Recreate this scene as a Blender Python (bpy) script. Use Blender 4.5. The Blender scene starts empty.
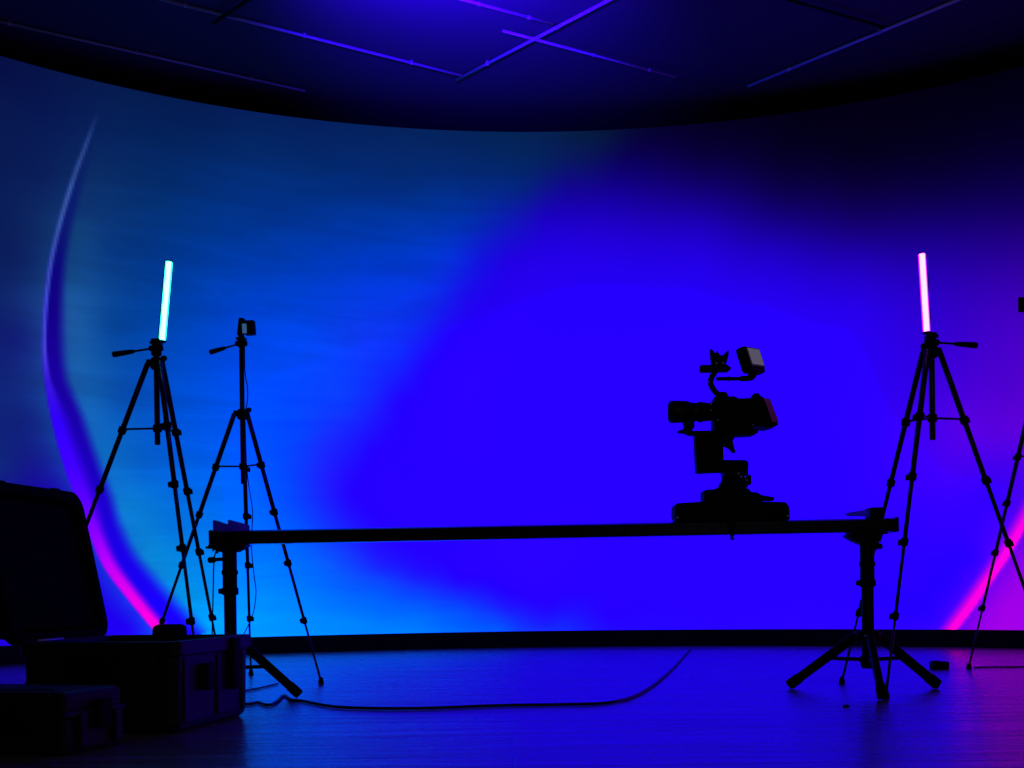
import bpy, bmesh, math, random
import numpy as np
from mathutils import Vector, Matrix

random.seed(4)
PI = math.pi
V = Vector
C = bpy.context.scene.collection

# ------------------------------------------------------------------ camera model (image 1024 x 768)
FOC, HOR, ROLL, EYE = 1250.0, 588.0, 0.013, 0.408
CR, SR = math.cos(ROLL), math.sin(ROLL)

def uv_(px, py):
    dx, dy = px - 512.0, HOR - py
    return dx * CR + dy * SR, -dx * SR + dy * CR

def at(px, py, Y):                      # the place at distance Y seen at a pixel
    u, v = uv_(px, py)
    return V((u / FOC * Y, Y, EYE + v / FOC * Y))

def ground(px, py, z=0.0):              # the place on the floor seen at a pixel
    u, v = uv_(px, py)
    Y = (EYE - z) * FOC / -v
    return V((u / FOC * Y, Y, z))

# ------------------------------------------------------------------ mesh builder
class MB:
    def __init__(self):
        self.bm = bmesh.new()

    def _add(self, fn, M=None, smooth=False):
        b = bmesh.new()
        fn(b)
        if M is not None:
            b.transform(M)
        for f in b.faces:
            f.smooth = smooth
        me = bpy.data.meshes.new('tmp')
        b.to_mesh(me); b.free()
        self.bm.from_mesh(me)
        bpy.data.meshes.remove(me)
        return self

    def box(self, c, s, rot=None, bev=0.0, seg=2, taper=1.0):
        def fn(b):
            bmesh.ops.create_cube(b, size=1.0)
            for v in b.verts:
                k = taper if v.co.z < 0 else 1.0
                v.co = V((v.co.x * s[0] * k, v.co.y * s[1] * k, v.co.z * s[2]))
            if bev:
                bmesh.ops.bevel(b, geom=b.edges[:], offset=bev, segments=seg, profile=0.5, affect='EDGES')
        M = Matrix.Translation(V(c))
        if rot is not None:
            M = M @ rot.to_4x4()
        return self._add(fn, M)

    def tube(self, p0, p1, r0, r1=None, seg=16, bev=0.0):
        p0, p1 = V(p0), V(p1)
        r1 = r0 if r1 is None else r1
        d = p1 - p0
        L = d.length
        q = d.to_track_quat('Z', 'Y').to_matrix().to_4x4()
        def fn(b):
            prof = [(0, 0), (r0, 0), (r1, L), (0, L)]
            if bev:
                e = min(bev, L * .45, r0 * .9, r1 * .9)
                prof = [(0, 0), (r0 - e, 0), (r0, e), (r1, L - e), (r1 - e, L), (0, L)]
            revolve(b, prof, seg)
        return self._add(fn, Matrix.Translation(p0) @ q, True)

    def lathe(self, p0, axis, prof, seg=24):     # prof: list of (radius, distance along axis)
        q = V(axis).to_track_quat('Z', 'Y').to_matrix().to_4x4()
        return self._add(lambda b: revolve(b, prof, seg), Matrix.Translation(V(p0)) @ q, True)

    def path(self, pts, r, seg=8, sub=6):
        P = smooth_path(pts, sub)
        def fn(b):
            rings = []
            up = V((0, 0, 1))
            for i, p in enumerate(P):
                t = (P[min(i + 1, len(P) - 1)] - P[max(i - 1, 0)]).normalized()
                s = t.cross(up)
                if s.length < 1e-3:
                    s = t.cross(V((0, 1, 0)))
                s.normalize()
                n = s.cross(t).normalized()
                rings.append([b.verts.new(p + s * math.cos(a) * r + n * math.sin(a) * r)
                              for a in [2 * PI * k / seg for k in range(seg)]])
            for A, B in zip(rings, rings[1:]):
                for k in range(seg):
                    b.faces.new((A[k], A[(k + 1) % seg], B[(k + 1) % seg], B[k]))
            b.faces.new(rings[0][::-1]); b.faces.new(rings[-1])
        return self._add(fn, None, True)

    def prism(self, outline, y0, y1, bev=0.0, M=None):   # outline in x,z ; thickness along y
        def fn(b):
            lo = [b.verts.new((x, y0, z)) for x, z in outline]
            hi = [b.verts.new((x, y1, z)) for x, z in outline]
            b.faces.new(lo); b.faces.new(hi[::-1])
            n = len(lo)
            for i in range(n):
                b.faces.new((lo[i], hi[i], hi[(i + 1) % n], lo[(i + 1) % n]))
            bmesh.ops.recalc_face_normals(b, faces=b.faces[:])
            if bev:
                bmesh.ops.bevel(b, geom=b.edges[:], offset=bev, segments=2, profile=0.5, affect='EDGES')
        return self._add(fn, M)

    def frame_box(self, origin, ex, ey, ez, bev=0.0):    # a box from a corner and three edge vectors
        def fn(b):
            o, x, y, z = V(origin), V(ex), V(ey), V(ez)
            vs = [b.verts.new(o + x * i + y * j + z * k) for i in (0, 1) for j in (0, 1) for k in (0, 1)]
            for f in ((0, 1, 3, 2), (4, 6, 7, 5), (0, 4, 5, 1), (2, 3, 7, 6), (0, 2, 6, 4), (1, 5, 7, 3)):
                b.faces.new([vs[i] for i in f])
            bmesh.ops.recalc_face_normals(b, faces=b.faces[:])
            if bev:
                bmesh.ops.bevel(b, geom=b.edges[:], offset=bev, segments=3, profile=0.5, affect='EDGES')
        return self._add(fn)

    def build(self, name, material, parent=None, origin=None):
        if origin is not None:
            self.bm.transform(Matrix.Translation(-V(origin)))
        bmesh.ops.recalc_face_normals(self.bm, faces=self.bm.faces[:])
        me = bpy.data.meshes.new(name)
        self.bm.to_mesh(me); self.bm.free()
        me.materials.append(material)
        o = bpy.data.objects.new(name, me)
        C.objects.link(o)
        if parent is not None:
            o.parent = parent
        return o

def revolve(b, prof, seg):
    rings = []
    for r, z in prof:
        if r < 1e-6:
            rings.append([b.verts.new((0, 0, z))])
        else:
            rings.append([b.verts.new((r * math.cos(2 * PI * k / seg), r * math.sin(2 * PI * k / seg), z)) for k in range(seg)])
    for A, B in zip(rings, rings[1:]):
        for k in range(seg):
            k2 = (k + 1) % seg
            if len(A) == 1 and len(B) == 1:
                continue
            if len(A) == 1:
                b.faces.new((A[0], B[k], B[k2]))
            elif len(B) == 1:
                b.faces.new((A[k], B[0], A[k2]))
            else:
                b.faces.new((A[k], A[k2], B[k2], B[k]))

def smooth_path(pts, sub=6):
    P = [V(p) for p in pts]
    if len(P) < 3:
        return P
    out = []
    for i in range(len(P) - 1):
        p0, p1, p2, p3 = P[max(i - 1, 0)], P[i], P[i + 1], P[min(i + 2, len(P) - 1)]
        for k in range(sub):
            t = k / sub
            out.append(0.5 * ((2 * p1) + (p2 - p0) * t + (2 * p0 - 5 * p1 + 4 * p2 - p3) * t * t
                              + (3 * p1 - p0 - 3 * p2 + p3) * t ** 3))
    out.append(P[-1])
    return out

def thing(name, label, cat, loc=(0, 0, 0), group=None):
    o = bpy.data.objects.new(name, None)
    o.empty_display_size = .05
    C.objects.link(o)
    o.location = loc
    return tag(o, label, cat, group)

def tag(o, label, cat, group=None):
    o['label'] = label
    o['category'] = cat
    if group:
        o['group'] = group
    return o

def structure(o, label=None):
    o['kind'] = 'structure'
    if label:
        o['label'] = label
    return o

# ------------------------------------------------------------------ materials
def s2l(c):
    c = np.asarray(c, dtype=float)
    c = np.where(c > 1, c, c)
    c = c / 255.0
    return np.where(c <= .04045, c / 12.92, ((c + .055) / 1.055) ** 2.4)

def mat(name, col, rough=.5, metal=0.0, spec=.5, noise=0.0, nscale=60.0, bump=0.0):
    m = bpy.data.materials.new(name)
    m.use_nodes = True
    nt = m.node_tree
    p = nt.nodes['Principled BSDF']
    p.inputs['Base Color'].default_value = (*col, 1)
    p.inputs['Roughness'].default_value = rough
    p.inputs['Metallic'].default_value = metal
    p.inputs['Specular IOR Level'].default_value = spec
    if noise or bump:
        tc = nt.nodes.new('ShaderNodeTexCoord')
        nz = nt.nodes.new('ShaderNodeTexNoise')
        nz.inputs['Scale'].default_value = nscale
        nz.inputs['Detail'].default_value = 4
        nt.links.new(tc.outputs['Object'], nz.inputs['Vector'])
        if noise:
            mr = nt.nodes.new('ShaderNodeMapRange')
            mr.inputs['To Min'].default_value = max(0, rough - noise)
            mr.inputs['To Max'].default_value = min(1, rough + noise)
            nt.links.new(nz.outputs['Fac'], mr.inputs['Value'])
            nt.links.new(mr.outputs['Result'], p.inputs['Roughness'])
        if bump:
            bp = nt.nodes.new('ShaderNodeBump')
            bp.inputs['Strength'].default_value = bump
            bp.inputs['Distance'].default_value = .002
            nt.links.new(nz.outputs['Fac'], bp.inputs['Height'])
            nt.links.new(bp.outputs['Normal'], p.inputs['Normal'])
    return m

def glow(name, col, strength=1.0):
    m = bpy.data.materials.new(name)
    m.use_nodes = True
    nt = m.node_tree
    nt.nodes.clear()
    e = nt.nodes.new('ShaderNodeEmission')
    e.inputs['Color'].default_value = (*col, 1)
    e.inputs['Strength'].default_value = strength
    o = nt.nodes.new('ShaderNodeOutputMaterial')
    nt.links.new(e.outputs[0], o.inputs[0])
    return m

M_plastic = mat('black_plastic', (.006, .006, .007), .6, spec=.08, noise=.08, nscale=90, bump=.05)
M_rubber = mat('black_rubber', (.008, .008, .008), .8, spec=.2, noise=.1)
M_metal = mat('black_anodised_metal', (.009, .009, .010), .5, spec=.15, noise=.06, nscale=40)
M_tripod = mat('tripod_black_aluminium', (.012, .012, .014), .38, spec=.45, noise=.06, nscale=40)
M_rail = mat('rail_anodised', (.014, .014, .015), .2, spec=.6, noise=.05, nscale=30)
M_lens = mat('lens_black', (.006, .006, .007), .4, spec=.15, noise=.05)
M_case = mat('case_resin', (.018, .015, .013), .55, spec=.35, noise=.1, nscale=50, bump=.25)
M_foam = mat('dark_foam', (.008, .008, .009), .95, spec=.05, nscale=120, bump=.8)
M_steel = mat('bright_steel', (.75, .75, .78), .5, .4)
M_cable = mat('cable_rubber', (.008, .008, .009), .5, spec=.3)
M_room = mat('dark_paint', (.012, .012, .014), .9, spec=.1, nscale=20, bump=.1)
M_pipe = mat('ceiling_conduit', (.50, .50, .52), .4, 0, noise=.1)
M_pale = mat('lit_conduit', (.85, .85, .88), .4)  # lighter copy of the conduit colour, so one pipe looks more strongly lit
M_bezel = mat('pale_bezel', (.35, .33, .36), .4)
M_bumper = mat('bumper_plastic', (.22, .18, .34), .4)  # violet light on the rail stops tinted into the base colour
def diffuser(name, col, clear):
    m = glow(name, col, 1.0)
    nt = m.node_tree
    e = next(n for n in nt.nodes if n.type == 'EMISSION')
    o = next(n for n in nt.nodes if n.type == 'OUTPUT_MATERIAL')
    t = nt.nodes.new('ShaderNodeBsdfTransparent')
    mx = nt.nodes.new('ShaderNodeMixShader')
    mx.inputs[0].default_value = 1 - clear
    nt.links.new(t.outputs[0], mx.inputs[1])
    nt.links.new(e.outputs[0], mx.inputs[2])
    nt.links.new(mx.outputs[0], o.inputs[0])
    return m
M_teal = (glow('teal_tube_core', (1.9, 8, 7), 1.0), diffuser('teal_diffuser', (.04, 4.0, 3.0), .45))
M_pink = (glow('magenta_tube_core', (8, 1.8, 8), 1.0), diffuser('magenta_diffuser', (1.3, .03, 5.5), .45))
M_scr = glow('monitor_glow', tuple(s2l((86, 80, 100))), 1.0)
M_scr2 = glow('action_camera_glow', tuple(s2l((52, 84, 128))), 1.0)

def floor_material():
    m = bpy.data.materials.new('studio_laminate')
    m.use_nodes = True
    nt = m.node_tree
    L = nt.links
    p = nt.nodes['Principled BSDF']
    tc = nt.nodes.new('ShaderNodeTexCoord')
    br = nt.nodes.new('ShaderNodeTexBrick')
    br.inputs['Scale'].default_value = 1.0
    br.inputs['Brick Width'].default_value = 1.25
    br.inputs['Row Height'].default_value = .19
    br.inputs['Mortar Size'].default_value = .0025
    br.inputs['Mortar Smooth'].default_value = .3
    br.inputs['Color1'].default_value = (.30, .21, .19, 1)
    br.inputs['Color2'].default_value = (.40, .29, .26, 1)
    br.inputs['Mortar'].default_value = (.07, .07, .07, 1)
    br.offset = .37
    L.new(tc.outputs['Object'], br.inputs['Vector'])
    mp = nt.nodes.new('ShaderNodeMapping')
    mp.inputs['Scale'].default_value = (.55, 5.5, 1.0)
    L.new(tc.outputs['Object'], mp.inputs['Vector'])
    nz = nt.nodes.new('ShaderNodeTexNoise')
    nz.inputs['Scale'].default_value = 2.2
    nz.inputs['Detail'].default_value = 6
    nz.inputs['Roughness'].default_value = .6
    L.new(mp.outputs['Vector'], nz.inputs['Vector'])
    mx = nt.nodes.new('ShaderNodeMix')
    mx.data_type = 'RGBA'
    mx.blend_type = 'MULTIPLY'
    mx.inputs[0].default_value = .6
    L.new(br.outputs['Color'], mx.inputs[6])
    L.new(nz.outputs['Fac'], mx.inputs[7])
    L.new(mx.outputs[2], p.inputs['Base Color'])
    mr = nt.nodes.new('ShaderNodeMapRange')
    mr.inputs['To Min'].default_value = .12
    mr.inputs['To Max'].default_value = .40
    L.new(nz.outputs['Fac'], mr.inputs['Value'])
    L.new(mr.outputs['Result'], p.inputs['Roughness'])
    ad = nt.nodes.new('ShaderNodeMath')
    ad.operation = 'MULTIPLY_ADD'
    ad.inputs[1].default_value = -.6
    L.new(br.outputs['Fac'], ad.inputs[0])
    L.new(nz.outputs['Fac'], ad.inputs[2])
    bp = nt.nodes.new('ShaderNodeBump')
    bp.inputs['Strength'].default_value = .6
    bp.inputs['Distance'].default_value = .012
    L.new(ad.outputs[0], bp.inputs['Height'])
    L.new(bp.outputs['Normal'], p.inputs['Normal'])
    p.inputs['Specular IOR Level'].default_value = .9
    return m

def screen_material():
    m = bpy.data.materials.new('video_wall_picture')
    m.use_nodes = True
    nt = m.node_tree
    nt.nodes.clear()
    L = nt.links
    at_ = nt.nodes.new('ShaderNodeAttribute')
    at_.attribute_name = 'picture'
    uvn = nt.nodes.new('ShaderNodeAttribute')
    uvn.attribute_name = 'picture_place'
    mp = nt.nodes.new('ShaderNodeMapping')
    mp.inputs['Scale'].default_value = (.45, 3.2, 1)
    mp.inputs['Rotation'].default_value = (0, 0, .12)
    L.new(uvn.outputs['Vector'], mp.inputs['Vector'])
    nz = nt.nodes.new('ShaderNodeTexNoise')
    nz.inputs['Scale'].default_value = 1.8
    nz.inputs['Detail'].default_value = 7
    nz.inputs['Roughness'].default_value = .62
    nz.inputs['Distortion'].default_value = .8
    L.new(mp.outputs['Vector'], nz.inputs['Vector'])
    mr = nt.nodes.new('ShaderNodeMapRange')
    mr.inputs['From Min'].default_value = .3
    mr.inputs['From Max'].default_value = .7
    mr.inputs['To Min'].default_value = .86
    mr.inputs['To Max'].default_value = 1.14
    L.new(nz.outputs['Fac'], mr.inputs['Value'])
    # brush texture lives in the blue-green half of the picture only: weight by the green channel
    sp = nt.nodes.new('ShaderNodeSeparateColor')
    L.new(at_.outputs['Color'], sp.inputs['Color'])
    w = nt.nodes.new('ShaderNodeMapRange')
    w.inputs['From Min'].default_value = .004
    w.inputs['From Max'].default_value = .03
    L.new(sp.outputs['Green'], w.inputs['Value'])
    mm = nt.nodes.new('ShaderNodeMix')
    mm.data_type = 'FLOAT'
    mm.inputs[2].default_value = 1.0
    L.new(w.outputs['Result'], mm.inputs[0])
    L.new(mr.outputs['Result'], mm.inputs[3])
    e = nt.nodes.new('ShaderNodeEmission')
    L.new(at_.outputs['Color'], e.inputs['Color'])
    L.new(mm.outputs[0], e.inputs['Strength'])
    o = nt.nodes.new('ShaderNodeOutputMaterial')
    L.new(e.outputs[0], o.inputs[0])
    return m

def translucent(name, col, part):
    m = mat(name, col, .4)
    nt = m.node_tree
    p = nt.nodes['Principled BSDF']
    o = next(n for n in nt.nodes if n.type == 'OUTPUT_MATERIAL')
    t = nt.nodes.new('ShaderNodeBsdfTranslucent')
    t.inputs['Color'].default_value = (*col, 1)
    mx = nt.nodes.new('ShaderNodeMixShader')
    mx.inputs[0].default_value = part
    nt.links.new(p.outputs[0], mx.inputs[1])
    nt.links.new(t.outputs[0], mx.inputs[2])
    nt.links.new(mx.outputs[0], o.inputs[0])
    return m
M_bumper = translucent('violet_lit_plastic', (.58, .36, .82), .88)  # violet tint stands in for the wall's light on the stops

# ------------------------------------------------------------------ room
X0, X1, Y0, Y1, ZC = -5.6, 6.0, -2.6, 9.7, 3.715
structure(MB().box(((X0 + X1) / 2, (Y0 + Y1) / 2, -.05), (X1 - X0, Y1 - Y0, .1)).build('floor', floor_material()))
M_ceil = mat('ceiling_paint', (.075, .075, .08), .8, spec=.15, nscale=6, bump=.1)
structure(MB().box(((X0 + X1) / 2, (Y0 + Y1) / 2, ZC + .05), (X1 - X0, Y1 - Y0, .1)).build('ceiling', M_ceil))
structure(MB().box(((X0 + X1) / 2, Y1 + .05, ZC / 2), (X1 - X0, .1, ZC)).build('wall_back', M_room))
structure(MB().box((X0 - .05, (Y0 + Y1) / 2, ZC / 2), (.1, Y1 - Y0, ZC)).build('wall_left', M_room))
structure(MB().box((X1 + .05, (Y0 + Y1) / 2, ZC / 2), (.1, Y1 - Y0, ZC)).build('wall_right', M_room))
structure(MB().box(((X0 + X1) / 2, Y0 - .05, ZC / 2), (X1 - X0, .1, ZC)).build('wall_front', M_room))

# ------------------------------------------------------------------ curved video wall
WR, WX, WY, WZ0, WZ1 = 4.59, .293, 3.99, .111, 3.536
TH = math.radians(78)

def screen_at(px, py):                  # (arc length, height) on the screen for a picture feature
    u, v = uv_(px, py)
    a, c = u / FOC, v / FOC
    A = a * a + 1
    B = -2 * (a * WX + WY)
    D = WX * WX + WY * WY - WR * WR
    Y = (-B + math.sqrt(B * B - 4 * A * D)) / (2 * A)
    return WR * math.atan2(a * Y - WX, Y - WY), EYE + c * Y

FIELD = [  # picture control colours
 (-400,100,(8,16,60)),(-400,400,(12,26,95)),(-400,620,(25,5,170)),(-180,60,(8,18,64)),(-180,350,(14,32,100)),(-180,620,(28,5,190)),
 (0,70,(6,16,70)),(0,110,(8,24,78)),(0,200,(10,30,88)),(0,300,(14,36,104)),(0,400,(16,38,122)),(0,470,(16,38,126)),(0,560,(28,0,190)),(0,630,(30,0,220)),
 (45,110,(7,22,80)),(40,180,(10,30,90)),(25,260,(13,34,98)),(22,340,(18,30,120)),(28,420,(17,34,128)),(36,460,(20,26,140)),(55,500,(26,0,180)),(85,580,(28,0,225)),(110,615,(30,0,240)),(130,632,(32,0,245)),
 (75,90,(7,24,78)),(120,105,(6,30,84)),(105,140,(7,34,92)),(88,200,(12,48,108)),(82,235,(18,66,126)),(95,180,(12,46,104)),
 (70,290,(24,82,150)),(76,320,(28,88,160)),(76,360,(26,94,170)),(84,410,(22,100,184)),(97,460,(16,108,196)),(118,510,(14,122,208)),(145,560,(12,134,216)),(175,600,(6,146,232)),(205,630,(0,158,250)),
 (110,250,(8,54,128)),(110,330,(6,66,150)),(120,400,(8,80,180)),(140,470,(6,96,204)),(170,530,(4,116,222)),(200,580,(2,136,240)),
 (160,140,(4,34,92)),(200,110,(4,28,82)),(160,200,(4,46,112)),(160,260,(2,54,138)),(170,320,(0,66,170)),(170,380,(0,78,204)),(190,440,(0,88,228)),(220,500,(0,104,244)),
 (230,110,(5,28,86)),(250,140,(4,38,100)),(220,190,(3,46,122)),(220,250,(0,56,156)),(230,310,(0,64,196)),(240,370,(0,74,238)),(250,430,(0,82,250)),(250,500,(0,100,253)),(250,570,(0,126,255)),(250,628,(0,150,255)),
 (310,122,(5,30,92)),(320,165,(3,40,108)),(300,210,(2,50,142)),(300,270,(0,58,186)),(300,330,(0,68,232)),(300,380,(4,70,248)),(300,430,(4,68,250)),(295,480,(6,64,250)),(300,530,(2,84,253)),(310,580,(0,112,255)),(330,624,(0,132,255)),
 (345,400,(12,60,248)),(330,440,(26,40,248)),(322,480,(28,34,248)),(330,520,(22,42,250)),(350,545,(22,46,252)),(380,564,(28,28,251)),(380,586,(6,82,254)),(420,620,(0,112,255)),
 (380,135,(5,34,96)),(400,180,(4,42,118)),(380,230,(0,52,166)),(370,285,(2,58,222)),(365,335,(14,56,244)),
 (374,400,(22,36,248)),(400,402,(35,2,250)),(352,450,(27,22,249)),(374,452,(37,0,251)),(350,495,(36,2,248)),(372,530,(34,8,249)),(420,556,(36,2,251)),(420,576,(31,18,251)),(420,594,(10,68,253)),(460,582,(36,3,251)),(460,606,(8,72,254)),(500,625,(5,82,254)),
 (460,138,(5,34,94)),(470,180,(4,40,120)),(474,222,(2,44,172)),(454,260,(6,46,218)),(438,290,(10,44,232)),(422,322,(15,40,241)),(402,358,(17,40,246)),(420,362,(30,12,247)),(450,338,(36,0,247)),(428,372,(37,0,249)),
 (425,400,(38,0,251)),(410,470,(38,0,252)),(450,540,(37,2,252)),(500,590,(36,2,252)),(505,608,(28,24,252)),(545,604,(38,0,253)),(548,618,(30,18,253)),(562,629,(18,44,254)),(610,618,(38,0,254)),(620,630,(34,6,254)),
 (540,138,(6,32,86)),(545,165,(5,32,98)),(522,192,(5,34,132)),(506,226,(14,24,190)),(482,262,(20,16,225)),(510,262,(34,0,228)),(466,296,(28,10,238)),(488,308,(36,0,243)),
 (600,138,(6,24,66)),(585,160,(8,20,92)),(565,185,(16,8,140)),(545,215,(26,2,190)),(560,250,(34,0,228)),(550,310,(37,0,248)),
 (645,138,(7,2,58)),(625,160,(10,0,90)),(612,190,(20,0,146)),(610,225,(30,0,200)),(620,265,(35,0,236)),(630,320,(38,0,252)),
 (520,400,(39,0,254)),(520,500,(39,0,254)),(620,420,(40,0,255)),(620,520,(40,0,255)),(620,590,(39,0,255)),(720,440,(40,0,255)),(720,540,(40,0,255)),(720,620,(40,0,255)),
 (700,128,(5,0,38)),(700,160,(8,0,64)),(700,195,(19,0,126)),(700,225,(28,0,186)),(700,260,(34,0,228)),(700,310,(38,0,251)),
 (770,118,(3,0,26)),(780,150,(4,0,36)),(780,185,(10,0,68)),(780,215,(18,0,118)),(780,250,(29,0,190)),(780,300,(37,0,240)),(790,360,(40,0,254)),
 (860,104,(3,0,22)),(860,150,(3,0,28)),(860,190,(9,0,60)),(860,225,(20,0,112)),(860,260,(32,0,180)),(860,310,(40,0,236)),(860,380,(42,0,250)),(850,460,(42,0,254)),(850,560,(40,0,255)),(880,620,(40,0,255)),
 (940,92,(2,0,19)),(940,150,(4,0,33)),(940,195,(10,0,72)),(940,230,(22,0,124)),(940,270,(37,0,173)),(940,320,(49,0,206)),(925,380,(50,0,225)),(905,440,(56,0,248)),(900,510,(46,0,253)),(915,580,(42,0,254)),(935,620,(44,0,254)),
 (1020,80,(2,0,19)),(1020,150,(5,0,43)),(1020,200,(15,0,85)),(1020,240,(33,0,132)),(1015,290,(55,0,177)),(1010,340,(70,0,200)),(1005,390,(77,0,208)),(960,370,(64,0,215)),(965,430,(88,0,230)),(950,480,(64,0,246)),(945,540,(48,0,253)),(955,590,(46,0,254)),
 (1015,430,(92,0,220)),(1012,465,(70,0,236)),(995,500,(50,0,250)),(975,560,(46,0,253)),
 (978,628,(150,0,232)),(1000,600,(152,0,234)),(1022,565,(146,0,232)),(1030,620,(160,0,236)),(1080,580,(150,0,230)),
 (1120,120,(6,0,36)),(1120,220,(36,0,110)),(1120,330,(90,0,190)),(1120,450,(120,0,215)),(1150,600,(165,0,232)),
 (1350,150,(8,0,40)),(1350,350,(90,0,180)),(1350,600,(160,0,225)),
]
LEFT_RING = [  # outer edge: x, y, bright width, band width (picture px), bright colour, strength, band colour, strength
 (98,112,2,5,(44,70,140),0,(8,30,90),0),(92,126,2.2,5,(48,76,146),.45,(8,26,92),0),(84,147,2.8,6,(50,80,152),.8,(8,24,96),.2),(75,170,3.2,8,(54,86,160),.9,(8,22,104),.45),
 (66,197,3.5,9,(56,88,166),1,(8,20,108),.7),(57,228,3.6,10,(58,88,176),1,(9,16,112),.85),(49,264,3.6,12,(60,82,196),1,(13,6,122),1),(44,308,3.4,15,(64,72,214),1,(19,0,134),1),
 (43,348,3.2,17,(72,70,226),1,(24,0,150),1),(45,380,6,16,(58,24,224),1,(25,0,160),1),(52,420,15,16,(48,0,246),1,(26,0,168),1),(64,465,18,16,(62,0,250),1,(27,0,186),1),
 (80,508,17,17,(96,0,250),1,(28,0,206),1),(90,535,14,18,(140,0,250),1,(28,0,222),1),(105,568,13,20,(195,0,246),1,(27,0,236),1),(129,600,12,22,(235,0,238),1,(26,0,244),1),
 (153,629,12,24,(255,0,226),1,(26,0,248),1),(163,640,12,24,(255,0,222),1,(26,0,248),1)]
RIGHT_RING = [
 (947,642,11,0,(255,0,222),1,(0,0,0),0),(956,630,11,0,(255,0,224),1,(0,0,0),0),(972,609,11,0,(255,0,228),1,(0,0,0),0),(991,582,11,0,(255,0,230),1,(0,0,0),0),
 (1009,555,11,0,(255,0,232),1,(0,0,0),0),(1028,522,11,0,(250,0,232),1,(0,0,0),0),(1055,470,11,0,(240,0,235),.9,(0,0,0),0),(1080,410,10,0,(220,0,235),.6,(0,0,0),0),(1100,350,10,0,(200,0,235),0,(0,0,0),0)]

def screen_picture(S, Z):
    P = np.array([screen_at(x, y) for x, y, c in FIELD])
    K = np.array([c for x, y, c in FIELD], dtype=float)
    n = len(P)
    def phi(A, B):
        return np.sqrt((A[:, None, 0] - B[None, :, 0]) ** 2 + (A[:, None, 1] - B[None, :, 1]) ** 2 + .05 ** 2)
    G = phi(P, P) - np.eye(n) * .02
    M = np.zeros((n + 1, n + 1)); M[:n, :n] = G; M[:n, n] = 1; M[n, :n] = 1
    W = np.linalg.solve(M, np.vstack([K, np.zeros((1, 3))]))
    Q = np.stack([S.ravel(), Z.ravel()], 1)
    col = np.zeros((len(Q), 3))
    for i in range(0, len(Q), 20000):
        q = Q[i:i + 20000]
        col[i:i + 20000] = phi(q, P) @ W[:n] + W[n]
    col = np.clip(col, 0, 255)
    def ss(a, b, x):
        t = np.clip((x - a) / np.maximum(b - a, 1e-6), 0, 1)
        return t * t * (3 - 2 * t)
    PXM = 1 / 158.0
    for ring, side, soft in ((LEFT_RING, 1, 0), (RIGHT_RING, -1, 1)):
        pts = np.array([screen_at(r[0], r[1]) for r in ring])
        par = np.array([[r[2], r[3], *r[4], r[5], *r[6], r[7]] for r in ring], dtype=float)
        dense, dp = [], []
        m = len(pts)
        for i in range(m - 1):
            p0, p1, p2, p3 = pts[max(i - 1, 0)], pts[i], pts[i + 1], pts[min(i + 2, m - 1)]
            for k in range(14):
                t = k / 14
                dense.append(.5 * (2 * p1 + (p2 - p0) * t + (2 * p0 - 5 * p1 + 4 * p2 - p3) * t * t + (3 * p1 - p0 - 3 * p2 + p3) * t ** 3))
                dp.append(par[i] * (1 - t) + par[i + 1] * t)
        dense = np.array(dense); dp = np.array(dp)
        tang = np.gradient(dense, axis=0)
        tang /= np.linalg.norm(tang, axis=1)[:, None]
        near = np.where((Q[:, 0] > dense[:, 0].min() - .6) & (Q[:, 0] < dense[:, 0].max() + .6) & (Q[:, 1] < dense[:, 1].max() + .1))[0]
        for i in range(0, len(near), 20000):
            idx = near[i:i + 20000]
            q = Q[idx]
            d2 = (q[:, None, 0] - dense[None, :, 0]) ** 2 + (q[:, None, 1] - dense[None, :, 1]) ** 2
            j = d2.argmin(1)
            dv = q - dense[j]
            nrm = np.stack([-tang[j, 1], tang[j, 0]], 1)
            d = (dv * nrm).sum(1)                   # signed distance, + on the inner side
            ok = np.sqrt(d2.min(1)) < np.abs(d) + .05
            if side < 0:
                pass
            p = dp[j]
            w, b = p[:, 0] * PXM, p[:, 1] * PXM
            e = 2.2 * PXM
            edge = ss(-e, e * .6, d)
            if soft:
                br = ss(-e * 1.6, e * .8, d) * (1 - ss(w * .25, w * 1.5, d))
            else:
                br = edge * (1 - ss(w * .45, w * 1.35, d))
            bd = edge * (1 - ss(w + b * .45, w + b * 1.35, d))
            br = (br * p[:, 5] * ok)[:, None]
            bd = (bd * p[:, 9] * ok)[:, None]
            c = col[idx]
            c = c * (1 - bd) + p[:, 6:9] * bd
            c = c * (1 - br) + p[:, 2:5] * br
            col[idx] = c
    col = np.clip(col, 0, 255)
    lin = s2l(col)
    # the panels are brighter than a camera can record: saturated channels run past white
    lin[:, 2] *= 1 + .85 * ss(243, 255, col[:, 2])
    lin[:, 0] *= 1 + 1.2 * ss(243, 255, col[:, 0])
    return lin

def arc_point(a, r, z):
    return (WX + r * math.sin(a), WY + r * math.cos(a), z)

def arc_shell(r0, r1, z0, z1, n=96, th=TH):
    def fn(b):
        rows = []
        for i in range(n + 1):
            a = -th + 2 * th * i / n
            rows.append([b.verts.new(arc_point(a, r, z)) for r, z in ((r0, z0), (r1, z0), (r1, z1), (r0, z1))])
        for A, B in zip(rows, rows[1:]):
            for k in range(4):
                b.faces.new((A[k], B[k], B[(k + 1) % 4], A[(k + 1) % 4]))
        b.faces.new(rows[0]); b.faces.new(rows[-1][::-1])
    return MB()._add(fn)

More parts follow.
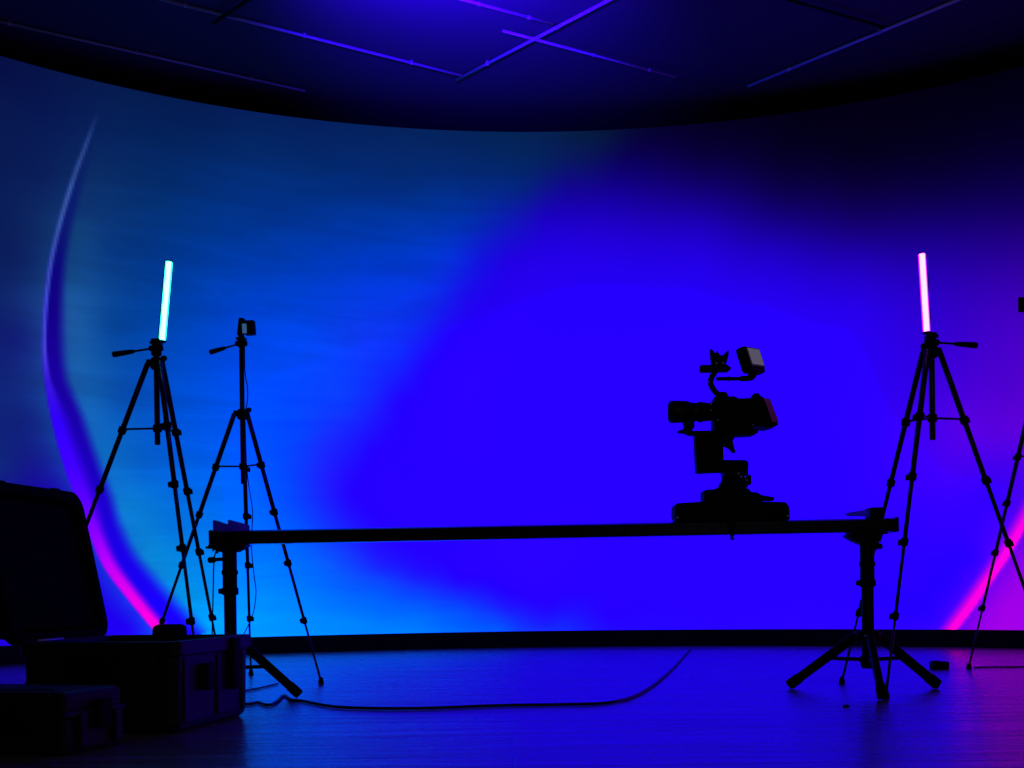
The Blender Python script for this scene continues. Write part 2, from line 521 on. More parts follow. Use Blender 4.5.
def make_video_wall():
    root = thing('video_wall', 'curved video wall showing a glowing blue and violet disc with a magenta rim', 'video wall', (WX, WY + WR, 0))
    O = root.location
    NU, NZ = 900, 260
    a = np.linspace(-TH, TH, NU + 1)
    z = np.linspace(WZ0, WZ1, NZ + 1)
    A, Z = np.meshgrid(a, z)
    co = np.stack([WX + WR * np.sin(A) - O.x, WY + WR * np.cos(A) - O.y, Z - O.z], -1).reshape(-1, 3)
    idx = np.arange((NU + 1) * (NZ + 1)).reshape(NZ + 1, NU + 1)
    f = np.stack([idx[:-1, :-1], idx[1:, :-1], idx[1:, 1:], idx[:-1, 1:]], -1).reshape(-1, 4)[:, ::-1]
    me = bpy.data.meshes.new('screen')
    me.vertices.add(len(co)); me.vertices.foreach_set('co', co.ravel())
    me.loops.add(f.size); me.loops.foreach_set('vertex_index', f.ravel().astype(np.int32))
    me.polygons.add(len(f))
    me.polygons.foreach_set('loop_start', np.arange(0, f.size, 4, dtype=np.int32))
    me.update(calc_edges=True)
    pic = screen_picture(A * WR, Z)
    ca = me.color_attributes.new('picture', 'FLOAT_COLOR', 'POINT')
    ca.data.foreach_set('color', np.concatenate([pic, np.ones((len(pic), 1))], 1).astype(np.float32).ravel())
    va = me.attributes.new('picture_place', 'FLOAT_VECTOR', 'POINT')
    va.data.foreach_set('vector', np.stack([A.ravel() * WR, Z.ravel(), 0 * A.ravel()], 1).astype(np.float32).ravel())
    me.polygons.foreach_set('use_smooth', np.ones(len(f), dtype=bool))
    me.materials.append(screen_material())
    o = bpy.data.objects.new('screen', me)
    C.objects.link(o); o.parent = root
    arc_shell(WR + .004, WR + .09, WZ0, WZ1 + .004).build('cabinet_housing', M_metal, root, O)
    arc_shell(WR - .02, WR + .12, 0, WZ0 - .001).build('plinth', M_rubber, root, O)
    return root
make_video_wall()

# ------------------------------------------------------------------ ceiling conduits
ZP = 3.70
D1 = V((1.486, 1, 0)).normalized()
D2 = V((-.907, 1, 0)).normalized()
def ceil_at(px, py):
    u, v = uv_(px, py)
    Y = (ZP - EYE) * FOC / v
    return V((u / FOC * Y, Y, ZP))
def conduit(p0, p1, label, r=.0085, zoff=0.0, m=None):
    a, b = ceil_at(*p0) + V((0, 0, zoff)), ceil_at(*p1) + V((0, 0, zoff))
    d = (b - a).normalized()
    p = a.lerp(b, .5)
    root = thing('ceiling_conduit', label, 'conduit', p, 'conduits under the ceiling')
    MB().tube(a, b, r, seg=14).build('pipe', m or M_pipe, root, p)
    n = 3
    for k in range(n):
        q = a.lerp(b, (k + .5) / n)
        mb = MB().tube(q - d * .010, q + d * .010, r + .003, seg=14, bev=.002)
        if zoff == 0:
            mb.box(V((q.x, q.y, (q.z + ZC) / 2 + .001)), (.012, .012, ZC - q.z - .002))
        mb.build('clamp', m or M_pipe, root, p)
    return root
conduit((120, -11), (461, 75.5), 'long thin conduit running down from the upper left to the ceiling junction')
conduit((-60, 8), (305, 91), 'faint violet thin conduit, lowest of those on the left of the ceiling', .0075)
conduit((503, 27.5), (676, 74), 'faint blue conduit crossing under the diagonal one near the ceiling centre', .0075, -.02)
conduit((400, -21), (553, 20.5), 'short conduit at the top edge of the photo above the ceiling junction', .008, -.02)
conduit((456, 80), (680, -37), 'brightest diagonal conduit rising to the right from the ceiling junction', .010)
conduit((748, 86), (1040, -34), 'bright lone diagonal conduit over the dark right part of the ceiling', .0095, 0, M_pale)
conduit((213, 20), (275, -21), 'dark short conduit stub crossing the long one at the upper left', .010, -.02, M_metal)
conduit((780, -6), (885, 24), 'dark conduit just visible above the right part of the ceiling', .008, -.02, M_metal)

# an added, unseen blue violet spot that makes the glow on the ceiling
ld = bpy.data.lights.new('ceiling_wash', 'SPOT')
ld.energy = 3900
ld.color = (.022, .0, 1.0)
ld.spot_size = math.radians(84)
ld.spot_blend = 1.0
ld.shadow_soft_size = .12
lo = bpy.data.objects.new('ceiling_wash', ld)
C.objects.link(lo)
lo.location = (-.45, 5.3, 3.02)
lo.rotation_euler = V((.10, math.cos(math.radians(47)), math.sin(math.radians(47)))).to_track_quat('-Z', 'Y').to_euler()

# weak unseen fill, added behind the viewpoint for small glints on the equipment
ld = bpy.data.lights.new('glint_fill', 'POINT')
ld.energy = 26
ld.color = (.8, .72, 1.0)
ld.shadow_soft_size = .1
lo = bpy.data.objects.new('glint_fill', ld)
C.objects.link(lo)
lo.location = (1.6, -1.2, 2.4)

# ------------------------------------------------------------------ tripods
FR = (.205, .385, .575, .785)
def tripod(px, Y, hub_y, feet, label, brace_f=.20, col_top_y=None, col_bot_y=None, handle=None, head_y=None, lean=0.0):
    hub = at(px, hub_y, Y)
    root = thing('tripod', label, 'tripod', (hub.x, hub.y, 0), 'black travel tripods along the video wall')
    O = V((hub.x, hub.y, 0))
    # crown with three ears
    m = MB()
    m.lathe(hub + V((0, 0, -.03)), (0, 0, 1), [(0, 0), (.019, 0), (.026, .008), (.027, .035), (.018, .048), (0, .048)], 20)
    tops = []
    for f in feet:
        d = V((f[0] - hub.x, f[1] - hub.y, 0)).normalized()
        t = hub + d * .036 + V((0, 0, -.004))
        tops.append(t)
        m.box(hub + d * .026 + V((0, 0, -.002)), (.03, .022, .026), Matrix.Rotation(math.atan2(d.y, d.x), 3, 'Z'), .004)
    m.build('crown', M_plastic, root, O)
    locks = []
    rad = (.0112, .0102, .0085, .0068, .0050)
    for f, t in zip(feet, tops):
        foot = V((f[0], f[1], .012))
        st = [0, *FR, 1.0]
        m = MB()
        for i in range(5):
            m.tube(t.lerp(foot, st[i]), t.lerp(foot, st[i + 1]), rad[i], seg=14)
        leg = m.build('leg', M_tripod, root, O)
        d = (foot - t).normalized()
        side = d.cross(V((0, 0, 1))).normalized()
        for i, q in enumerate(FR):
            c = t.lerp(foot, q)
            k = rad[i] + .0065
            m = MB().tube(c - d * .017, c + d * .013, k, k * .92, seg=14, bev=.004)
            m.box(c + side * (k + .003), (.012, .012, .022), d.to_track_quat('Z', 'Y').to_matrix(), .003)
            m.build('leg_lock', M_plastic, leg, O)
        MB().lathe(foot + V((0, 0, -.012)), (0, 0, 1), [(0, 0), (.012, 0), (.013, .006), (.010, .022), (.006, .03), (0, .03)], 14).build('rubber_foot', M_rubber, leg, O)
        locks.append(t.lerp(foot, brace_f))
    ztop = at(px, col_top_y, Y).z
    zbot = at(px, col_bot_y, Y).z
    MB().tube((hub.x, hub.y, zbot), (hub.x, hub.y, ztop), .0115, seg=16, bev=.002).build('centre_column', M_tripod, root, O)
    zb = sum(l.z for l in locks) / 3
    MB().tube((hub.x, hub.y, zb - .015), (hub.x, hub.y, zb + .015), .018, seg=16, bev=.003).build('brace_collar', M_plastic, root, O)
    for l in locks:
        d = (V((l.x, l.y, zb)) - V((hub.x, hub.y, zb))).normalized()
        MB().frame_box(V((hub.x, hub.y, zb)) + d * .012 - V((0, 0, .004)) - d.cross(V((0, 0, 1))) * .003,
                       l - V((hub.x, hub.y, zb)) - d * .012, d.cross(V((0, 0, 1))) * .006, V((0, 0, .008))).build('brace', M_tripod, root, O)
    # winding knob on the crown
    kx = 1 if handle[0] < px else -1
    MB().tube(hub + V((kx * .024, -.012, .012)), hub + V((kx * .044, -.016, .012)), .011, seg=14, bev=.003).build('crank_knob', M_plastic, root, O)
    # pan head
    h = at(px, head_y, Y)
    m = MB()
    m.lathe((hub.x, hub.y, ztop - .004), (0, 0, 1), [(0, 0), (.017, 0), (.021, .006), (.021, .018), (.015, .024), (.015, .034), (0, .034)], 20)
    m.box((hub.x, hub.y, (ztop + h.z) / 2 + .012), (.030, .034, max(.03, h.z - ztop - .01)), None, .005)
    m.tube((hub.x - .028, hub.y - .004, h.z - .022), (hub.x + .028, hub.y - .004, h.z - .022), .012, seg=14, bev=.003)
    m.box((hub.x, hub.y, h.z), (.044, .044, .012), None, .003)
    head = m.build('pan_head', M_plastic, root, O)
    p0 = V((hub.x, hub.y - .01, h.z - .022))
    p1 = at(handle[0], handle[1], Y) + V((0, -.05, 0))
    hd = MB().tube(p0, p0.lerp(p1, .62), .0045, seg=10).build('pan_handle', M_tripod, root, O)
    d = (p1 - p0).normalized()
    q = p0.lerp(p1, .48)
    L = (p1 - q).length
    MB().lathe(q, d, [(0, 0), (.006, 0), (.009, .012), (.0105, L * .5), (.012, L - .008), (.009, L), (0, L)], 14).build('handle_grip', M_rubber, hd, O)
    return root, V((hub.x, hub.y, h.z + .006))

def fix_feet(pts):
    return [(p[0], p[1]) for p in pts]

T1Y = 5.06
f1 = [(-2.00, 5.10), (-1.153, 4.62), (-1.253, 5.42)]
t1, top1 = tripod(156.5, T1Y, 362, f1, 'black tripod carrying the teal tube light behind the open case', .20, 355, 445, (116, 357), 343)
T2Y = 5.80
f2 = [tuple(ground(x, y)[:2]) for x, y in ((142, 682), (321, 684), (251, 675))]
t2, top2 = tripod(242.3, T2Y, 413, f2, 'black tripod with raised centre column holding the small action camera', .20, 346, 484, (212, 354.5), 339)
g1, g2, g3 = ground(842, 684), ground(886, 698), ground(1058, 684)
t3, top3 = tripod(931.5, 4.77, 350, fix_feet([g1, g2, g3]), 'black tripod carrying the magenta tube light behind the slider', .20, 346, 440, (973, 348), 337)
g4 = ground(969, 669)
c4 = at(1035, 405, 6.1)
f4 = [(g4.x, g4.y), (c4.x + .20, c4.y + .42), (c4.x + .36, c4.y - .30)]
t4, top4 = tripod(1035, 6.1, 405, f4, 'black tripod at the right edge of the photo, mostly out of frame', .20, 326, 470, (1078, 332), 318)

# ------------------------------------------------------------------ tube lights
def tube_light(top_px, bot_px, Y, base, emit, name_label, back_x):
    a, b = at(*bot_px, Y), at(*top_px, Y)
    d = (b - a).normalized()
    root = thing('tube_light', name_label, 'tube light', (base.x, base.y, base.z), 'tube lights on tripods')
    O = V(base)
    side = V((back_x, .35, 0)).normalized()
    side = (side - d * side.dot(d)).normalized()
    wid = d.cross(side)
    MB().tube(a + d * .005, b - d * .002, .0100, seg=24).build('light_core', emit[0], root, O)
    MB().tube(a + d * .003, b, .0148, seg=28, bev=.004).build('diffuser_tube', emit[1], root, O)
    # housing channel hugging the back of the tube
    m = MB()
    n = 9
    def fn(bm):
        ringA, ringB = [], []
        for pos, R in ((a + d * .004, ringA), (b - d * .004, ringB)):
            for rr in (.0152, .0178):
                for k in range(n):
                    t = -1.15 + 2.3 * k / (n - 1)
                    R.append(bm.verts.new(pos + (side * math.cos(t) + wid * math.sin(t)) * rr))
        for k in range(n - 1):
            bm.faces.new((ringA[k], ringA[k + 1], ringB[k + 1], ringB[k]))
            bm.faces.new((ringA[n + k], ringB[n + k], ringB[n + k + 1], ringA[n + k + 1]))
            bm.faces.new((ringA[k], ringA[n + k], ringA[n + k + 1], ringA[k + 1]))
            bm.faces.new((ringB[k], ringB[k + 1], ringB[n + k + 1], ringB[n + k]))
        for k in (0, n - 1):
            bm.faces.new((ringA[k], ringB[k], ringB[n + k], ringA[n + k]))
    m._add(fn)
    m.build('housing', M_metal, root, O)
    MB().tube(a - d * .006, a + d * .003, .0165, seg=24, bev=.003).build('end_cap', M_plastic, root, O)
    MB().tube(b - d * .0005, b + d * .004, .0150, seg=24, bev=.002).build('end_cap', M_plastic, root, O)
    foot = V(base)
    m = MB().box(foot + V((0, 0, .005)), (.034, .034, .010), None, .002)
    m.tube(foot + V((0, 0, .006)), a + d * .004, .008, seg=12)
    m.build('mount', M_plastic, root, O)
    return root
tube_light((169, 261.5), (162, 341), T1Y, top1, M_teal, 'glowing teal white tube light leaning on its tripod', -1)
tube_light((922, 253.5), (926.8, 332.5), 4.77, top3, M_pink, 'glowing magenta white tube light leaning on its tripod', 1)

# ------------------------------------------------------------------ action camera on the second tripod and phone on the fourth
def action_camera():
    root = thing('action_camera', 'small action camera with a pale lit screen on the tall thin tripod', 'camera', top2)
    O = V(top2)
    Y = T2Y
    MB().box(at(241.5, 327.5, Y), (.026, .05, .082), Matrix.Rotation(.12, 3, 'Y'), .004).build('bracket', M_plastic, root, O)
    MB().box(at(250, 328, Y), (.048, .045, .066), Matrix.Rotation(-.06, 3, 'Y'), .006).build('body', M_plastic, root, O)
    c = at(245.5, 329.5, Y) + V((0, -.024, 0))
    MB().box(c, (.020, .004, .044), Matrix.Rotation(-.04, 3, 'Y'), .001).build('screen', M_scr2, root, O)
    MB().tube(at(251.5, 328, Y) + V((0, .02, 0)), at(251.5, 328, Y) + V((0, .036, 0)), .014, seg=20, bev=.002).build('lens', M_lens, root, O)
    MB().tube(O - V((0, 0, .002)), V((O.x, O.y, at(241.5, 334, Y).z)), .012, seg=14).build('mount_post', M_plastic, root, O)
action_camera()
def phone():
    root = thing('phone', 'dark phone clamped on the tripod at the right edge of the photo', 'phone', top4)
    O = V(top4)
    c = at(1034, 304.5, 6.1)
    MB().box(c, (.155, .010, .074), None, .004).build('body', M_plastic, root, O)
    MB().box(c + V((0, -.0055, 0)), (.146, .002, .067), None, .0005).build('screen', M_lens, root, O)
    m = MB().box((O.x, O.y + .004, (O.z + c.z) / 2 - .01), (.022, .016, abs(c.z - O.z) + .03), None, .003)
    m.box((O.x, O.y, c.z - .041), (.03, .03, .010), None, .002)
    m.box((O.x, O.y, c.z + .041), (.03, .03, .010), None, .002)
    m.build('clamp', M_plastic, root, O)
phone()

# ------------------------------------------------------------------ slider: two stands, rail, carriage
SY = 4.68
LC = at(231, 664, SY)
RC = at(868.5, 664, SY)
RZ0, RZ1 = .5915, .6435          # at the middle of the rail; its left end sits a little lower
TILT = .0062
RAIL0, MIDX = RZ0, (LC.x + RC.x) / 2
def slider_stand(c, label, spin, knob_side, reach):
    root = thing('slider_stand', label, 'stand', (c.x, c.y, 0), 'low three legged stands under the slider rail')
    O = V((c.x, c.y, 0))
    RZ0 = RAIL0 + TILT * (c.x - MIDX) - .0005
    m = MB()
    m.tube((c.x, c.y, .40), (c.x, c.y, .568), .0270, seg=28, bev=.003)
    m.build('upper_column', M_metal, root, O)
    MB().tube((c.x, c.y, .095), (c.x, c.y, .42), .0232, seg=28, bev=.003).build('lower_column', M_metal, root, O)
    m = MB()
    m.tube((c.x, c.y, .395), (c.x, c.y, .425), .0315, seg=28, bev=.005)
    m.box((c.x - .036, c.y, .41), (.014, .02, .02), None, .004)
    m.build('clamp_collar', M_plastic, root, O)
    MB().tube((c.x, c.y, .47), (c.x, c.y, .49), .0305, seg=28, bev=.004).build('upper_collar', M_plastic, root, O)
    k, kz = knob_side, (.53 if knob_side < 0 else .548)
    kl = .024 if knob_side < 0 else .012
    m = MB().tube((c.x + k * .026, c.y - .005, kz), (c.x + k * (.034 + kl), c.y - .012, kz - .002), .007, seg=12)
    m.lathe((c.x + k * (.026 + kl), c.y - .01, kz - .002), (k, -.1, -.05), [(0, 0), (.008, 0), (.012, .006), (.011, kl), (.007, kl + .005), (0, kl + .005)], 16)
    m.build('lock_knob', M_plastic, root, O)
    # top plate that takes the rail
    m = MB()
    m.prism([(c.x - .082, RZ0 - .006), (c.x + .05, RZ0 - .006), (c.x + .05, RZ0 - .016), (c.x + .033, .556), (c.x - .033, .556), (c.x - .060, .570), (c.x - .082, RZ0 - .014)],
            c.y - .036, c.y + .036, .002)
    m.box((c.x, c.y, RZ0 - .004), (.14, .09, .008), None, .002)
    m.build('mount_plate', M_metal, root, O)
    for dx, dz in ((-.055, .565), (-.040, .556), (.034, .562), (.046, .567)):
        MB().tube((c.x + dx, c.y - .025, dz - .006), (c.x + dx, c.y - .025, RZ0 - .01), .004, seg=10).build('bolt', M_steel, root, O)
    for a in (spin, spin + 120, spin + 240):
        d = V((math.cos(math.radians(a)), math.sin(math.radians(a)), 0))
        p0 = V((c.x, c.y, .212)) + d * .045
        p1 = V((c.x, c.y, .020)) + d * reach
        s = d.cross(V((0, 0, 1)))
        ax = (p1 - p0).normalized()
        nrm = s.cross(ax).normalized()
        m = MB().frame_box(p0 - s * .013 - nrm * .017, (p1 - p0), s * .026, nrm * .034, .006)
        leg = m.build('leg', M_metal, root, O)
        MB().frame_box(p1 - s * .016 - nrm * .019 - ax * .045 , ax * .055, s * .032, nrm * .038, .006).build('rubber_foot', M_rubber, leg, O)
        br0 = V((c.x, c.y, .122)) + d * .02
        br1 = p0.lerp(p1, .46)
        MB().frame_box(br0 - s * .008 - V((0, 0, .006)), br1 - br0, s * .016, V((0, 0, .014)), .002).build('brace', M_metal, root, O)
    m = MB().tube((c.x, c.y, .195), (c.x, c.y, .232), .046, seg=24, bev=.005)
    m.build('leg_hub', M_plastic, root, O)
    m = MB().tube((c.x, c.y, .108), (c.x, c.y, .138), .032, seg=24, bev=.005)
    m.tube((c.x, c.y, .090), (c.x, c.y, .110), .026, .030, seg=24, bev=.004)
    m.build('brace_hub', M_plastic, root, O)
    for sx, z in ((-.022, .214), (.018, .127)):
        MB().tube((c.x + sx, c.y - (.030 if z < .2 else .040), z), (c.x + sx, c.y - (.036 if z < .2 else .046), z), .004, seg=10).build('hub_screw', M_steel, root, O)
    return root
slider_stand(LC, 'three legged stand under the left end of the slider, behind the open case', 15, -1, .246)
slider_stand(RC, 'three legged stand under the right end of the slider, nearest the magenta light tripod', 22, 1, .315)

def rail():
    xa, xb = at(215, 537, SY).x, at(893, 526, SY).x
    root = thing('slider_rail', 'long straight black camera slider rail spanning the two low stands', 'slider rail', ((xa + xb) / 2, SY, RZ0))
    O = root.location.copy()
    root.rotation_euler = (0, -TILT, 0)
    # hollow extrusion with side grooves, profile in y,z
    h, w = (RZ1 - RZ0), .086
    pr = [(-.5, .12), (-.5, .34), (-.45, .34), (-.45, .66), (-.5, .66), (-.5, .88), (-.2, 1), (-.2, .93), (.2, .93), (.2, 1), (.46, 1),
          (.49, .94), (.5, .84), (.5, .66), (.45, .66), (.45, .34), (.5, .34), (.5, .12), (.46, 0), (-.46, 0)]
    def fn(b):
        A = [b.verts.new((xa, SY + y * w, RZ0 + z * h)) for y, z in pr]
        B = [b.verts.new((xb, SY + y * w, RZ0 + z * h)) for y, z in pr]
        n = len(A)
        for i in range(n):
            b.faces.new((A[i], A[(i + 1) % n], B[(i + 1) % n], B[i]))
        b.faces.new(A[::-1]); b.faces.new(B)
    MB()._add(fn).build('extrusion', M_rail, root, O)
    MB().box((xa - .006, SY, (RZ0 + RZ1) / 2 - .001), (.014, .096, .058), None, .004).build('end_cap', M_plastic, root, O)
    MB().box((xb + .004, SY, (RZ0 + RZ1) / 2), (.012, .092, .056), None, .004).build('end_cap', M_plastic, root, O)
    # wedge shaped stops on the left end
    z1 = RZ1 + .0005
    for x0_, x1_, zt, ze in ((215, 229.5, 519.2, 522.6), (230, 248, 519.0, 524.0)):
        a, b = at(x0_, 530, SY).x, at(x1_, 530, SY).x
        za = RZ1 + .040; zb_ = RZ1 + .024
        MB().prism([(a, z1), (b, z1), (b, zb_ - .004), (b - .006, zb_), (a + .004, za), (a, za - .003)], SY - .034, SY + .034, .002).build('end_stop', M_bumper, root, O)
    # brake block and lever on the right end
    a, b = at(868, 515, SY).x, at(882, 515, SY).x
    MB().box(((a + b) / 2, SY, RZ1 + .020), (b - a, .08, .040), None, .006).build('brake_block', M_plastic, root, O)
    tip = at(843, 513.5, SY)
    MB().prism([(tip.x, RZ1 + .014), (tip.x + .02, RZ1 + .008), (a + .01, RZ1 + .006), (a + .01, RZ1 + .034), (tip.x + .05, RZ1 + .028), (tip.x + .012, RZ1 + .022)],
               SY - .03, SY - .012, .003).build('brake_lever', M_bumper, root, O)
    # clamp below the left end
    c = at(238, 548, SY)
    MB().box((c.x + .005, SY - .01, RZ0 - .011), (.05, .05, .020), None, .004).build('belt_clamp', M_plastic, root, O)
    return root
rail()

# local drawing frame for the rig on the rail: x to the right, z up, in metres
K = SY / FOC
def rx(px): return (px - 512) * CR * K + (HOR - 450) * SR * K
def rz(py): return RZ1 + .0075 + (519.6 - py) * K
def poly(*pts): return [(rx(x), rz(y)) for x, y in pts]

def carriage():
    root = thing('slider_carriage', 'black motorised slider carriage and pan head riding on the rail', 'slider carriage', (rx(729), SY, RZ1))
    O = root.location.copy()
    m = MB()
    m.prism(poly((674, 520.6), (672, 515), (672.5, 505.5), (675, 502.6), (700, 501.5), (770, 502.5), (782, 503), (785.5, 508), (786, 520.6)), SY - .060, SY + .060, .006)
    m.build('base_body', M_plastic, root, O)
    for px in (683, 776):
        for sy in (-1, 1):
            MB().lathe((rx(px), SY + sy * .060, rz(511)), (0, sy, 0), [(0, 0), (.026, 0), (.028, .004), (.028, .012), (.020, .016), (.008, .016), (.008, .020), (0, .020)], 24).build('guide_wheel', M_rubber, root, O)
    for px in (674.5, 783.5):
        MB().tube((rx(px), SY - .056, rz(517)), (rx(px), SY - .064, rz(517)), .005, seg=10).build('wheel_screw', M_steel, root, O)
    m = MB()
    m.prism(poly((701.5, 502.5), (701.5, 490.5), (704, 489.5), (713, 489.2), (717, 486.5), (741, 486), (748, 492), (757, 495.5), (760, 502.5)), SY - .050, SY + .050, .004)
    m.build('motor_housing', M_plastic, root, O)
    m = MB().prism(poly((741, 501.5), (743, 493.5), (752, 493), (757, 496), (770, 498.5), (769, 502.2)), SY - .075, SY - .045, .003)
    m.build('control_lever', M_plastic, root, O)
    MB().lathe((rx(733), SY, rz(487)), (0, 0, 1), [(0, 0), (.052, 0), (.056, .006), (.056, .014), (.048, .020), (.042, .040), (.040, .058), (0, .058)], 32).build('pan_base', M_metal, root, O)
    m = MB().box((rx(734), SY, rz(473)), (.092, .085, .020), None, .005)
    m.build('head_platform', M_metal, root, O)
    MB().lathe((rx(744), SY - .02, rz(480)), (1, -.2, 0), [(0, 0), (.010, 0), (.018, .004), (.020, .016), (.016, .022), (0, .022)], 18).build('tension_knob', M_rubber, root, O)
    for px, py in ((735.5, 474.5), (738, 477.5), (743.5, 481), (746, 490), (742.5, 496.5)):
        MB().tube((rx(px), SY - .048, rz(py)), (rx(px), SY - .058, rz(py)), .0045, seg=10).build('screw', M_steel, root, O)
    m = MB().tube((rx(728.5), SY - .057, rz(540)), (rx(728.5), SY - .057, rz(519)), .008, seg=12, bev=.002)
    m.box((rx(728.5), SY - .057, rz(519)), (.03, .012, .03), None, .002)
    m.build('clamp_screw', M_metal, root, O)
    MB().tube((rx(729), SY - .066, rz(537.5)), (rx(729), SY - .070, rz(537.5)), .0045, seg=10).build('screw', M_steel, root, O)
    return root
carriage()

def cinema_camera():
    z0 = rz(470.5)
    root = thing('cinema_camera', 'black cinema camera with a long lens mounted on the slider carriage', 'camera', (rx(722), SY, z0))
    O = root.location.copy()
    # body
    m = MB()
    m.prism(poly((713, 434), (712.5, 402), (716, 395), (718.5, 392.5), (725.5, 392.8), (727.5, 397.5), (733, 397), (737, 399.5), (745, 399.2), (752, 399), (752, 434)),
            SY - .046, SY + .046, .004)
    m.build('body', M_plastic, root, O)
    m = MB()
    m.prism(poly((750, 400), (752, 396.5), (761, 398.5), (765, 408), (769.5, 423), (775.5, 424.5), (775.5, 427), (766, 429.5), (757, 428), (750, 425)), SY - .056, SY + .056, .004)
    rear = m.build('battery_pack', M_plastic, root, O)
    M_rearlit = mat('battery_face_pink_light', (.8, .12, .45), .4)  # magenta light from the video wall is put into this base colour
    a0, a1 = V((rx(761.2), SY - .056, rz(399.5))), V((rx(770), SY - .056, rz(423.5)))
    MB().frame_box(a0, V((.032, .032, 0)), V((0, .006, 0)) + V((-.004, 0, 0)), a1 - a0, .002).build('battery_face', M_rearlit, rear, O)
    MB().prism(poly((752, 396.8), (753.5, 393.8), (758, 393.2), (761, 396.8), (760, 398.8), (753, 398.8)), SY - .02, SY + .02, .002).build('control_dial', M_plastic, root, O)
    # lens pointing left: hood, barrel, focus ring
    lz = rz(411)
    P = [(0, 0), (.030, 0), (.034, .004)]
    MB().lathe((rx(713.5), SY, lz), (-1, 0, 0),
               [(0, 0), (.034, 0), (.034, .02), (.036, .024), (.036, .05), (.0345, .054), (.036, .072), (.0385, .098), (0, .098)], 36).build('lens_barrel', M_lens, root, O)
    MB().lathe((rx(689), SY, lz + .002), (-1, 0, 0),
               [(.0385, 0), (.0405, .01), (.0425, .055), (.0415, .070), (.0385, .0735), (.0365, .070), (.035, .02), (0, .02)], 36).build('lens_hood', M_lens, root, O)
    MB().lathe((rx(703), SY, lz), (-1, 0, 0), [(.035, 0), (.039, .001), (.039, .016), (.035, .017)], 48).build('focus_ring', M_rubber, root, O)
    MB().tube((rx(686.5), SY, lz + .002), (rx(686), SY, lz + .002), .036, seg=32).build('front_glass', M_lens, root, O)
    # lens support foot
    m = MB().prism(poly((683, 420), (694, 420), (694.5, 426), (692, 429.5), (694.5, 434), (690, 435), (684.5, 432.5), (677, 431.5), (677.5, 430), (684, 428)), SY - .02, SY + .02, .002)
    m.build('lens_support', M_metal, root, O)
    # baseplate and riser arm
    m = MB().prism(poly((692, 434.5), (692, 430.5), (757, 430.5), (757.5, 433), (752, 436), (733, 436.5), (733, 440), (722, 440), (722, 434.5)), SY - .034, SY + .034, .003)
    m.build('base_plate', M_metal, root, O)
    MB().prism(poly((694.2, 432), (722, 432), (722.5, 471.8), (697, 472.6), (695.5, 471)), SY - .032, SY + .032, .005).build('riser_block', M_plastic, root, O)
    MB().prism(poly((718, 460.2), (743.5, 460.6), (746.3, 463), (746, 471), (718, 471)), SY - .05, SY + .05, .006).build('tilt_block', M_plastic, root, O)
    MB().prism(poly((725, 439), (732, 440), (733.5, 447), (735, 452.5), (732, 453), (728, 448.5), (722.5, 446), (722.5, 441)), SY - .02, SY - .002, .002).build('plate_lever', M_metal, root, O)
    for px, py in ((709.5, 405), (709.5, 411), (709.7, 422), (716, 421), (750.5, 402), (750.5, 421), (751, 426)):
        MB().tube((rx(px), SY - .042, rz(py)), (rx(px), SY - .049, rz(py)), .0038, seg=10).build('body_screw', M_steel, root, O)
    # curved top arm with a cold shoe mount and a small forked accessory
    MB().path([(rx(719), SY, rz(394)), (rx(714.5), SY, rz(389)), (rx(711.5), SY, rz(382.5)), (rx(712.5), SY, rz(377)), (rx(716), SY, rz(371))], .0115, 12).build('top_arm', M_metal, root, O)
    m = MB().box((rx(715), SY, rz(368)), (.108, .03, .028), None, .005)
    m.box((rx(729), SY, rz(367.6)), (.02, .026, .014), Matrix.Rotation(.5, 3, 'Y'), .003)
    m.build('shoe_mount', M_metal, root, O)
    m = MB().prism(poly((712.2, 364), (711.5, 357), (711, 348.2), (713, 349), (716, 353), (718, 350.2), (720.5, 354.5), (723.5, 355), (728, 350.5), (730, 349.8), (729.5, 355), (727, 364)),
                   SY - .014, SY + .014, .002)
    m.build('receiver', M_plastic, root, O)
    for px, py in ((716.8, 363), (723.5, 363.2)):
        MB().tube((rx(px), SY - .012, rz(py)), (rx(px), SY - .020, rz(py)), .005, seg=10).build('mount_screw', M_steel, root, O)
    return root
cinema_camera()

def field_monitor():
    root = thing('field_monitor', 'small tilted field monitor with a grey screen on an arm above the cinema camera', 'monitor', (rx(716), SY - .016, rz(378.5)))
    O = root.location.copy()
    y = SY - .005
    m = MB().tube((rx(717), y, rz(378.2)), (rx(746), y, rz(378.6)), .0075, seg=14)
    m.tube((rx(728), y, rz(378.3)), (rx(731), y, rz(378.3)), .0095, seg=14, bev=.002)
    m.tube((rx(741), y, rz(378.5)), (rx(751), y, rz(378)), .011, seg=14, bev=.002)
    m.build('arm', M_metal, root, O)
    MB().path([(rx(749), y, rz(378)), (rx(753), y, rz(376.5)), (rx(756.5), y, rz(371))], .0125, 12).build('arm_joint', M_metal, root, O)
    bl, br, tl = at(752, 364.6, SY - .05), at(764.2, 366.4, SY + .02), at(746.4, 347.4, SY - .05)
    ex, ez = br - bl, tl - bl
    n = ex.cross(ez).normalized()
    bl2 = bl - ex * .14 - ez * .36
    MB().frame_box(bl2 - n * .046, ex * 1.26, ez * 1.50, n * .046, .014).build('body', M_plastic, root, O)
    MB().frame_box(bl - ex * .05 - ez * .05 - n * .001, ex * 1.1, ez * 1.1, n * .003, .0008).build('bezel', M_bezel, root, O)
    MB().frame_box(bl + ex * .04 + ez * .05 + n * .0015, ex * .92, ez * .91, n * .002, 0).build('screen', M_scr, root, O)
    return root
field_monitor()

# ------------------------------------------------------------------ equipment cases
def rot_frame(origin, ang):
    return Matrix.Translation(V(origin)) @ Matrix.Rotation(ang, 4, 'Z')

